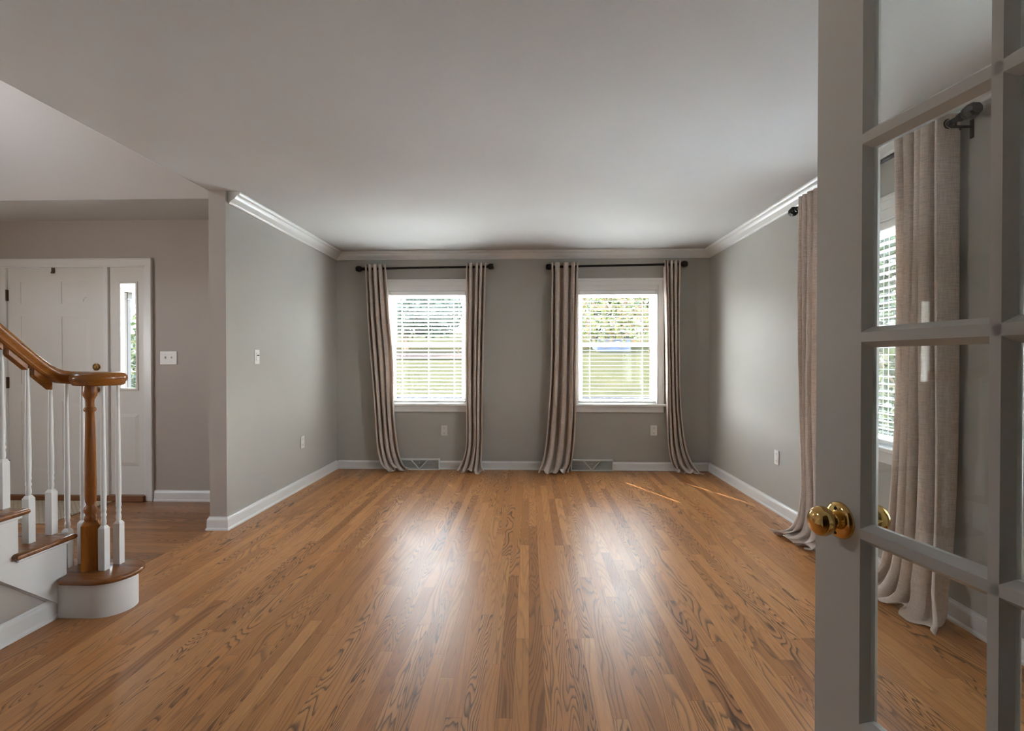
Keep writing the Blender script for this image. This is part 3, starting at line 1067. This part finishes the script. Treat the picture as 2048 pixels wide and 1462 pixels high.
for a, b_ in ((xs[1], xs[2]), (xs[3], xs[4])):
    for c_, d_ in ((zs[1], zs[2]), (zs[3], zs[4]), (zs[5], zs[6])):
        p = MB()
        g, h_ = .016, .05
        p.add([(a + g, y0 + .004, c_ + g), (b_ - g, y0 + .004, c_ + g), (b_ - g, y0 + .004, d_ - g), (a + g, y0 + .004, d_ - g),
               (a + h_, y0 + .0015, c_ + h_), (b_ - h_, y0 + .0015, c_ + h_), (b_ - h_, y0 + .0015, d_ - h_), (a + h_, y0 + .0015, d_ - h_)],
              [(0, 1, 5, 4), (1, 2, 6, 5), (2, 3, 7, 6), (3, 0, 4, 7), (4, 5, 6, 7), (3, 2, 1, 0)])
        p.build('raised_panel', M['front_door'], leaf)
kx = -3.782 + OX
MB().lathe([(.032, y0), (.032, y0 - .006), (.027, y0 - .010), (.012, y0 - .013), (.011, y0 - .020), (.004, y0 - .022)], (kx, 0, 1.168), 'Y', 24).build('deadbolt', M['oldbrass'], d1, 50)
MB().lathe([(.030, y0), (.030, y0 - .004), (.012, y0 - .010), (.011, y0 - .026), (.022, y0 - .036), (.027, y0 - .048), (.022, y0 - .058), (.005, y0 - .062)], (kx, 0, .972), 'Y', 24).build('knob', M['oldbrass'], d1, 50)
for z in (1.795, 1.030, .300):
    h_ = MB().tube([(-4.583 + OX, -.006, z - .05), (-4.583 + OX, -.006, z + .05)], .007, 10)
    h_.box(-4.596 + OX, -4.572 + OX, -.004, .006, z - .048, z + .048)
    h_.build('hinge', M['hinge'], d1, True)
for z in (1.168, .905):
    MB().box(-3.710 + OX, -3.699 + OX, -.003, .006, z - .035, z + .035).build('strike_plate', M['hinge'], d1)
# the two sidelights, mirror images about the door
for mir in (1, -1):
    cx_ = -4.144 + OX
    def X2(a, b_):
        a, b_ = a + OX, b_ + OX
        return (a, b_) if mir == 1 else tuple(sorted((2 * cx_ - a, 2 * cx_ - b_)))
    sl = MB()
    gz0, gz1 = .980, 1.898
    a0, g0 = X2(-3.668, -3.566) if mir == 1 else X2(-3.345, -3.425)
    g1, a1 = X2(-3.425, -3.345) if mir == 1 else X2(-3.566, -3.668)
    sl.box(a0, g0, .006, .05, .05, 2.036)
    sl.box(g1, a1, .006, .05, .05, 2.036)
    sl.box(g0, g1, .006, .05, gz1, 2.036)
    sl.box(g0, g1, .006, .05, .05, gz0)
    slo = sl.build('sidelight_panel', M['front_door'], d1)
    r_ = MB()
    for (xa, xb, za, zb) in ((g0 - .016, g0 + .004, gz0 - .016, gz1 + .016), (g1 - .004, g1 + .016, gz0 - .016, gz1 + .016), (g0, g1, gz1 - .004, gz1 + .016), (g0, g1, gz0 - .016, gz0 + .004)):
        r_.bbox(xa, xb, -.002, .012, za, zb, .003)
    r_.build('glazing_bead', M['front_door'], slo)
    MB().box(g0 - .003, g1 + .003, .024, .029, gz0 - .003, gz1 + .003).build('pane', M['glass'], slo)
    p = MB()
    xa, xb, za, zb = g0 - .035, g1 + .020, .30, .76
    p.add([(xa, .006, za), (xb, .006, za), (xb, .006, zb), (xa, .006, zb), (xa + .03, -.001, za + .03), (xb - .03, -.001, za + .03), (xb - .03, -.001, zb - .03), (xa + .03, -.001, zb - .03)],
          [(0, 1, 5, 4), (1, 2, 6, 5), (2, 3, 7, 6), (3, 0, 4, 7), (4, 5, 6, 7), (3, 2, 1, 0)])
    p.build('raised_panel', M['front_door'], slo)
    MB().bbox(*X2(-3.668, -3.335), -.045, BT, 0.0, .052, .004).build('sidelight_sill', M['sill'], d1)

# small fittings on the front door
h_ = MB().box(-4.175, -4.150, YF - .006, YF + .003, 1.992, 2.040)
h_.box(-4.175, -4.150, YF - .012, YF - .004, 1.986, 2.000)
h_.build('wreath_hanger', M['hinge'], label='small brown metal hanger over the top of the front door', cat='hook')
h_ = MB().tube([(-3.869, YF + .002, 1.775), (-3.869, YF - .014, 1.770), (-3.872, YF - .020, 1.755), (-3.878, YF - .018, 1.742), (-3.884, YF - .014, 1.748)], .003, 8)
h_.build('small_hook', M['regdark'], label='tiny pale hook on upper right panel of the front door', cat='hook')

mt = MB().bbox(-4.75, -3.60, 3.715, 4.325, 0.0, .010, .004)
mt.build('door_mat', M['mat'], label='beige woven mat on the hall floor by the front door', cat='mat')

# ------------------------------------------------------------------ staircase
RISE, RUN, NST = 0.19, 0.235, 9
Y2 = 2.41                                   # riser under the second tread
stair = thing('staircase', 'white staircase with stained oak treads and a rounded bottom step', 'staircase', (SX, Y2, 0))
so_ = (-SX, -Y2, 0)
XIN = -3.35
DC, DR = (-2.073, 2.475), 0.114


def round_step(r, extra):
    """outline of the bottom step: straight at the back, rounded end by the room"""
    cx_, cy_ = DC
    pts = []
    for i in range(25):
        a = R(-90 + 180 * i / 24)
        pts.append((cx_ + r * math.cos(a), cy_ + r * math.sin(a)))
    pts += [(XIN, cy_ + r), (XIN, cy_ - .08), (SX + 0.0 + extra, cy_ - .08 if extra == 0 else cy_ - .08)]
    pts += [(SX + extra, cy_ - r)]
    return pts


b = MB().prism(round_step(DR, 0.0), lambda a, c_, t: (a, c_, t), 0.0, RISE - .027).move(so_)
b.build('rounded_riser', M['trim'], stair, 30)


def nosed(outline_fn, z0, z1, n=5):
    """slab with a half-round edge, outline_fn(shrink) -> points"""
    b_ = MB()
    rings = []
    rr = (z1 - z0) / 2
    for i in range(n + 1):
        a = R(-90 + 180 * i / n)
        rings.append((rr - rr * math.cos(a), (z0 + z1) / 2 + rr * math.sin(a)))
    vs, k_ = [], None
    for s_, z in rings:
        pts = outline_fn(s_)
        k_ = len(pts)
        vs += [(x, y, z) for x, y in pts]
    fs = []
    for j in range(n):
        for i in range(k_):
            q = (i + 1) % k_
            fs.append((j * k_ + i, j * k_ + q, (j + 1) * k_ + q, (j + 1) * k_ + i))
    fs.append(tuple(range(k_))[::-1])
    fs.append(tuple(range(n * k_, (n + 1) * k_)))
    return b_.add(vs, fs)


def t1_out(s_):
    r = DR + .028 - s_
    pts = []
    for i in range(25):
        a = R(-90 + 180 * i / 24)
        pts.append((DC[0] + r * math.cos(a), DC[1] + r * math.sin(a)))
    pts += [(XIN, DC[1] + r), (XIN, Y2 - .002), (SX + .002, Y2 - .002), (SX + .012, DC[1] - r + .02), (SX + .03, DC[1] - r)]
    return pts


nosed(t1_out, RISE - .027, RISE).move(so_).build('tread', M['tread'], stair, 50)
for i in range(2, NST + 1):
    z = RISE * i
    yr = Y2 - RUN * (i - 2)                 # riser face below this tread
    xr = SX + .030
    def out(s_, yr=yr, xr=xr):
        return [(XIN, yr - RUN - .02), (SX - .002, yr - RUN - .02), (SX - .002, yr - RUN - .03 + s_), (xr - s_, yr - RUN - .03 + s_), (xr - s_, yr + .03 - s_), (XIN, yr + .03 - s_)]
    nosed(out, z - .027, z).move(so_).build('tread', M['tread'], stair, 50)
    MB().box(XIN, SX - .003, yr - .018, yr, z - RISE, z - .027).move(so_).build('riser', M['trim'], stair)
# the white stringer: saw-toothed above, sloping below
poly = [(Y2, 0.0)]
for i in range(2, NST + 1):
    yr = Y2 - RUN * (i - 2)
    poly += [(yr, RISE * (i - 1) - (.0 if i > 2 else 0)), (yr, RISE * i - .027)]
yend = Y2 - RUN * (NST - 1)
poly += [(yend, RISE * NST - .027), (yend, (Y2 - yend) * .83 + .03)]
poly = [(Y2, 0.03)] + poly[1:]
tri = MB().prism(poly, lambda a, c_, t: (t, a, c_), SX - .018, SX).move(so_)
tri.build('stringer', M['trim'], stair)
cv = MB().prism([(Y2 - .02, 0.0), (0.09, 0.0), (0.09, (Y2 - .09) * .83 + .03), (Y2 - .02, .04)], lambda a, c_, t: (t, a, c_), SX - .12, SX - .020)
cv.build('wall_stair', M['hall'], kind=ST)
for i in range(2, NST + 1):
    yr = Y2 - RUN * (i - 2)
# cove under the side of each tread
for i in range(2, NST + 1):
    yr = Y2 - RUN * (i - 2)
    z = RISE * i - .027
    MB().bbox(SX, SX + .012, yr - RUN - .012, yr + .012, z - .014, z, .004).move(so_).build('cove', M['trim'], stair)

# railing: handrail with its volute, newel and balusters
rail = thing('stair_railing', 'oak handrail ending in a round cap on an oak newel, white turned balusters', 'railing', (-2.14, 2.49, RISE))
ro_ = (2.14, -2.49, -RISE)
HX = -2.30
NEW = (-2.171, 2.476)
SL = 0.81
path = [(HX, 0.9, 1.240 + (2.283 - .9) * SL), (HX, 1.6, 1.240 + (2.283 - 1.6) * SL), (HX, 2.05, 1.240 + (2.283 - 2.05) * SL), (HX, 2.22, 1.240 + (2.283 - 2.22) * SL), (HX, 2.283, 1.241),
        (HX, 2.33, 1.205), (HX, 2.37, 1.178), (HX + .001, 2.41, 1.156), (HX + .004, 2.45, 1.143), (HX + .010, 2.49, 1.137), (HX + .026, 2.53, 1.135), (HX + .055, 2.557, 1.134), (HX + .10, 2.568, 1.134), (HX + .15, 2.565, 1.134)]
RP = [(-.020, -.032), (.020, -.032), (.026, -.024), (.026, -.014), (.031, -.006), (.033, .006), (.030, .018), (.022, .027), (.010, .0315), (-.010, .0315), (-.022, .027), (-.030, .018), (-.033, .006), (-.031, -.006), (-.026, -.014), (-.026, -.024)]


def rail_sweep(pts, prof):
    P = [Vector(p) for p in pts]
    vs, fs = [], []
    n_ = len(prof)
    for i, p in enumerate(P):
        d = (P[min(i + 1, len(P) - 1)] - P[max(i - 1, 0)]).normalized()
        side = d.cross(Vector((0, 0, 1))).normalized()
        u = side.cross(d)
        for a, c_ in prof:
            vs.append(p + side * a + u * c_)
    for i in range(len(P) - 1):
        for j in range(n_):
            k_ = (j + 1) % n_
            fs.append((i * n_ + j, i * n_ + k_, (i + 1) * n_ + k_, (i + 1) * n_ + j))
    fs.append(tuple(range(n_)))
    fs.append(tuple(range((len(P) - 1) * n_, len(P) * n_))[::-1])
    return MB().add(vs, fs)


hr = rail_sweep(path, RP).move(ro_).build('handrail', M['rail'], rail, 35)
vol = MB().lathe([(0.090, 1.100), (0.100, 1.102), (0.106, 1.110), (0.106, 1.118), (0.112, 1.124), (0.116, 1.135), (0.114, 1.148), (0.104, 1.159), (0.088, 1.1645), (0.03, 1.1655), (0.004, 1.1655)], (-2.118, 2.468, 0), 'Z', 48).move(ro_)
vol.build('volute_cap', M['rail'], rail, 50)
fl = MB()
for (ya, yb) in ((2.19, 2.275), (2.305, 2.395), (2.065, 2.165), (1.95, 2.04)):
    za, zb = 1.240 + (2.283 - ya) * SL - .045, 1.240 + (2.283 - yb) * SL - .045
    fl.add([(HX + sx * .015, y, z + dz) for (y, z) in ((ya, za), (yb, zb)) for sx in (-1, 1) for dz in (-.022, .014)],
           [(0, 1, 3, 2), (4, 6, 7, 5), (0, 4, 5, 1), (2, 3, 7, 6), (0, 2, 6, 4), (1, 5, 7, 3)])
fl.move(ro_).build('fillet_strip', M['rail'], rail)


def square_to_round(b_, c_, z0, zsq, half, ch, turn=0.0):
    """square block with a chamfered shoulder"""
    x, y = c_
    r = half
    q = half * .55
    n0 = len(b_.v)
    b_.box(x - r, x + r, y - r, y + r, z0, zsq)
    b_.add([(x - r, y - r, zsq), (x + r, y - r, zsq), (x + r, y + r, zsq), (x - r, y + r, zsq), (x - q, y - q, zsq + ch), (x + q, y - q, zsq + ch), (x + q, y + q, zsq + ch), (x - q, y + q, zsq + ch)],
           [(0, 1, 5, 4), (1, 2, 6, 5), (2, 3, 7, 6), (3, 0, 4, 7), (4, 5, 6, 7)])
    ca, sa = math.cos(turn), math.sin(turn)
    b_.v[n0:] = [(x + (p[0] - x) * ca - (p[1] - y) * sa, y + (p[0] - x) * sa + (p[1] - y) * ca, p[2]) for p in b_.v[n0:]]


nb = MB()
square_to_round(nb, NEW, RISE, RISE + .222, .037, .020, R(38))
zb = RISE + .238
nb.lathe([(0.0208, zb - .01), (0.0240, zb), (0.0272, zb + .012), (0.0240, zb + .024), (0.0208, zb + .032), (0.0224, zb + .038), (0.0272, zb + .046), (0.0288, zb + .056), (0.0256, zb + .068), (0.0192, zb + .078), (0.0176, zb + .085),
          (0.0216, zb + .095), (0.0236, zb + .11), (0.0240, zb + .16), (0.0228, zb + .30), (0.0200, zb + .47), (0.0180, zb + .535), (0.0188, zb + .540), (0.0248, zb + .546), (0.0260, zb + .553), (0.0240, zb + .560), (0.0180, zb + .566),
          (0.0176, zb + .585), (0.0184, zb + .60), (0.0232, zb + .612), (0.0288, zb + .622), (0.0304, zb + .632), (0.0288, zb + .648), (0.0272, zb + .676)], (*NEW, 0), 'Z', 32)
nb.move(ro_).build('newel_post', M['newel'], rail, 40)


def baluster(c_, z0, z1, sq):
    b_ = MB()
    h = .0165
    square_to_round(b_, c_, z0, z0 + sq, h, .014)
    zb_ = z0 + sq + .010
    L = z1 - zb_
    b_.lathe([(0.0080, zb_ - .004), (0.0100, zb_ + .006), (0.0120, zb_ + .020), (0.0108, zb_ + .034), (0.0092, zb_ + .044), (0.0116, zb_ + .050), (0.0124, zb_ + .057), (0.0100, zb_ + .064), (0.0100, zb_ + .072), (0.0120, zb_ + .078),
              (0.0122, zb_ + .086), (0.0112, zb_ + .094), (0.0122, zb_ + .15), (0.0120, zb_ + L * .35), (0.0100, zb_ + L * .65), (0.0076, zb_ + L * .95), (0.0074, z1)], (*c_, 0), 'Z', 18)
    return b_.move(ro_).build('baluster', M['trim'], rail, 40)


rz_ = lambda y: 1.240 + (2.283 - y) * SL - .04
BX = -2.302
SQ = .205
baluster((BX - .010, 2.300), RISE * 2, rz_(2.300), SQ)
baluster((BX - .016, 2.420), RISE * 2, 1.118, SQ)
baluster((BX - .016, 2.190), RISE * 3, rz_(2.190), SQ)
baluster((BX - .010, 2.065), RISE * 3, rz_(2.065), SQ)
baluster((BX - .010, 1.950), RISE * 4, rz_(1.950), SQ)
baluster((BX - .010, 1.830), RISE * 4, rz_(1.830), SQ)
baluster((-2.305, 2.492), RISE, 1.105, .182)
baluster((-2.275, 2.548), RISE, 1.103, SQ)
baluster((-2.098, 2.468), RISE, 1.103, SQ)
baluster((-2.088, 2.548), RISE, 1.103, SQ)

# ------------------------------------------------------------------ outdoors
def gz(y):
    return -0.45 if y < 24.2 else -0.45 + (y - 24.2) * 0.1


g = MB()
rows = [5.95, 10, 16, 19.5]
g.add([(x, y, gz(y)) for y in (11.5, 19.8) for x in (-60, 60)], [(0, 1, 3, 2)])
g.add([(x, y, gz(y)) for y in (24.0, 24.3, 34, 48, 90) for x in (-90, 90)], [(0, 1, 3, 2), (2, 3, 5, 4), (4, 5, 7, 6), (6, 7, 9, 8)])
g.add([(2.3, -20, -.45), (8, -20, -.45), (8, 2.2, -.45), (2.3, 2.2, -.45)], [(0, 1, 2, 3)])
g.add([(8, -20, -.45), (60, -20, -.45), (60, 4.6, -.45), (8, 4.6, -.45)], [(0, 1, 2, 3)])
g.build('lawn', M['lawn'], kind=ST)
MB().add([(x, y, gz(y)) for y in (4.6, 11.5) for x in (-60, 60)], [(0, 1, 3, 2)]).build('front_bounce_ground', M['bounce_ground'], kind=ST)  # unseen pale ground, added to bounce sunlight up through the back windows
MB().add([(2.3, 2.2, -.45), (8, 2.2, -.45), (8, 4.6, -.45), (2.3, 4.6, -.45)], [(0, 1, 2, 3)]).build('side_bounce_ground', M['bounce_ground'], kind=ST)  # added pale ground, bounces daylight in through the side window
MB().add([(x, y, -.46) for y in (19.8, 24.0) for x in (-90, 90)], [(0, 1, 3, 2)]).build('street', M['asphalt'], kind=ST)
k = MB().box(-60, 60, 19.55, 19.85, -.5, -.40)
k.build('street_kerb', M['drive'], kind=ST)
MB().add([(-13, 42, gz(42) + .07), (-2, 42, gz(42) + .07), (-2, 48, gz(48) + .07), (-16, 48, gz(48) + .07)], [(0, 1, 2, 3)]).build('driveway', M['drive'], kind=ST)


def leaf_cloud(rng, blobs, n, size):
    """random leaf quads near the surface of a few ellipsoids"""
    vs = np.zeros((n * 4, 3))
    ws = np.array([b_[3] * b_[4] * b_[5] for b_ in blobs]) ** 0.66
    which = rng.choice(len(blobs), n, p=ws / ws.sum())
    bl = np.array(blobs)[which]
    d = rng.normal(size=(n, 3))
    d /= np.linalg.norm(d, axis=1)[:, None]
    rad = rng.uniform(.35, 1.0, n) ** .5
    c_ = bl[:, :3] + d * bl[:, 3:] * rad[:, None]
    a = rng.normal(size=(n, 3)); a /= np.linalg.norm(a, axis=1)[:, None]
    t = rng.normal(size=(n, 3)); b_ = np.cross(a, t); b_ /= np.linalg.norm(b_, axis=1)[:, None]
    L = (size * rng.uniform(.7, 1.4, n))[:, None]
    vs[0::4] = c_ - a * L
    vs[1::4] = c_ + b_ * L * .45
    vs[2::4] = c_ + a * L
    vs[3::4] = c_ - b_ * L * .45
    mb = MB()
    mb.v = [tuple(v) for v in vs]
    mb.f = [(i * 4, i * 4 + 1, i * 4 + 2, i * 4 + 3) for i in range(n)]
    return mb


def tree(name, label, cat, loc, blobs, n, size, mat, trunk, seed, group=None):
    rng = np.random.default_rng(seed)
    root = thing(name, label, cat, loc, 0, group)
    leaf_cloud(rng, blobs, n, size).build('crown', mat, root)
    if trunk:
        h, r = trunk
        t = MB().tube([(0, 0, -.3), (.02, .01, h * .4), (-.03, .02, h * .75), (.02, 0, h)], [r, r * .8, r * .6, r * .35], 10)
        for k_ in range(5):
            a = k_ * 1.3
            t.tube([(0, 0, h * .6), (math.cos(a) * h * .2, math.sin(a) * h * .2, h * .85), (math.cos(a) * h * .35, math.sin(a) * h * .35, h * 1.15)], [r * .45, r * .3, r * .12], 7)
        t.build('trunk', M['bark'], root, True)
    return root


tree('flowering_tree', 'tree with mixed red and green leaves outside the right back window', 'tree', (4.9, 13.2, -.45),
     [(-2.4, 0, 3.35, 2.2, 1.8, 1.25), (-3.2, .2, 2.85, 1.2, 1.2, .75), (-1.2, -.1, 2.9, 1.4, 1.4, .85), (-1.6, -.4, 4.4, 2.2, 1.6, 1.2), (0.4, 0, 4.0, 1.8, 1.6, 1.3)], 8000, .075, M['crab'], (3.1, .11), 5)
tree('shade_tree', 'dark leafy tree across the street, beyond the left back window', 'tree', (-12.5, 52, gz(52)),
     [(0, 0, 4.5, 4.5, 4, 3.2), (-3.5, 0, 3.5, 3, 3, 2.6), (3, 0, 4.0, 3, 3, 2.8)], 5000, .34, M['ever'], (3.5, .3), 6)
tree('shade_tree', 'second dark tree beyond the left back window, to the right of the first', 'tree', (-0.8, 55, gz(55)),
     [(0, 0, 5.5, 4.0, 4, 3.6), (2.5, 0, 4.0, 3, 3, 2.8), (-2.5, 0, 3.2, 3, 3, 2.6)], 4500, .36, M['ever'], (4, .3), 7)
tree('shade_tree', 'green tree far behind the red and green leaved tree', 'tree', (10.9, 58, gz(58)),
     [(0, 0, 5.5, 4.5, 4, 3.8), (4.0, 0, 4.0, 3.5, 3, 3.0), (-3, 0, 3.5, 3, 3, 2.6)], 4500, .36, M['green'], (4, .3), 8)
tree('shade_tree', 'tall tree beyond the side garden, farthest right of the trees across the street', 'tree', (23.2, 60, gz(60)),
     [(0, 0, 5.0, 4.5, 4, 4.2), (3, 0, 3.6, 3, 3, 3.0)], 3500, .36, M['green'], (4, .3), 9)
tree('hedge_bush', 'green bush outside the left back window, low before the sill', 'bush', (-1.6, 8.0, -.45),
     [(0, 0, .45, .7, .5, .45), (.6, .1, .40, .5, .45, .38)], 1600, .05, M['green'], None, 10)
tree('leafy_bush', 'bright green bush outside the side window', 'bush', (4.3, 5.6, -.45),
     [(0, 0, 1.8, 1.0, 1.3, 1.9), (.4, 1.2, 1.6, .9, 1.0, 1.7), (-.1, .4, 2.7, .7, .8, .7)], 5200, .085, M['green'], (1.6, .05), 11)
tree('leafy_bush', 'rounded green bush seen through the front door sidelight', 'bush', (-7.75, 9.6, -.45),
     [(0, 0, 1.35, .62, .8, 1.25), (-.3, .3, 1.0, .6, .6, 1.0)], 2600, .06, M['green'], (1.0, .05), 12)

# porch seen through the sidelight
pp = thing('porch_post', 'white porch post seen through the front door sidelight', 'post', (-4.80, 6.0, -.45))
MB().bbox(-.03, .03, -.03, .03, .10, 2.50, .006).build('shaft', M['porch'], pp)
MB().bbox(-.045, .045, -.045, .045, 0, .12, .01).build('base', M['porch'], pp)
MB().bbox(-.045, .045, -.045, .045, 2.40, 2.49, .01).build('cap', M['porch'], pp)
MB().box(-7.5, -2.6, 5.92, 6.08, 2.04, 2.30).build('trim_4', M['porchbeam'], kind=ST)
MB().box(-7.5, WL0, YF + BT, 6.2, 2.30, 2.42).build('ceiling_porch', M['porchbeam'], kind=ST)
MB().box(-7.5, WL0, YF + BT, 6.2, -.55, -.45 + .004).build('floor_porch', M['drive'], kind=ST)

# far house across the street
hs = thing('house', 'small blue house far off beyond the right back window', 'house', (8.2, 50, gz(50)))
MB().box(-1.6, 1.6, 0, 4, -.3, 1.35).build('wall', M['housewall'], hs)
MB().prism([(-2.0, 1.3), (2.0, 1.3), (0, 2.3)], lambda a, c_, t: (a, t, c_), -.3, 4.3).build('roof', M['houseroof'], hs)
for x in (-.8, .8):
    f_ = MB().box(x - .32, x + .32, -.05, .02, .35, 1.05).build('window', M['porch'], hs)
    MB().box(x - .26, x + .26, -.07, -.04, .41, .99).build('pane', M['slot'], f_)
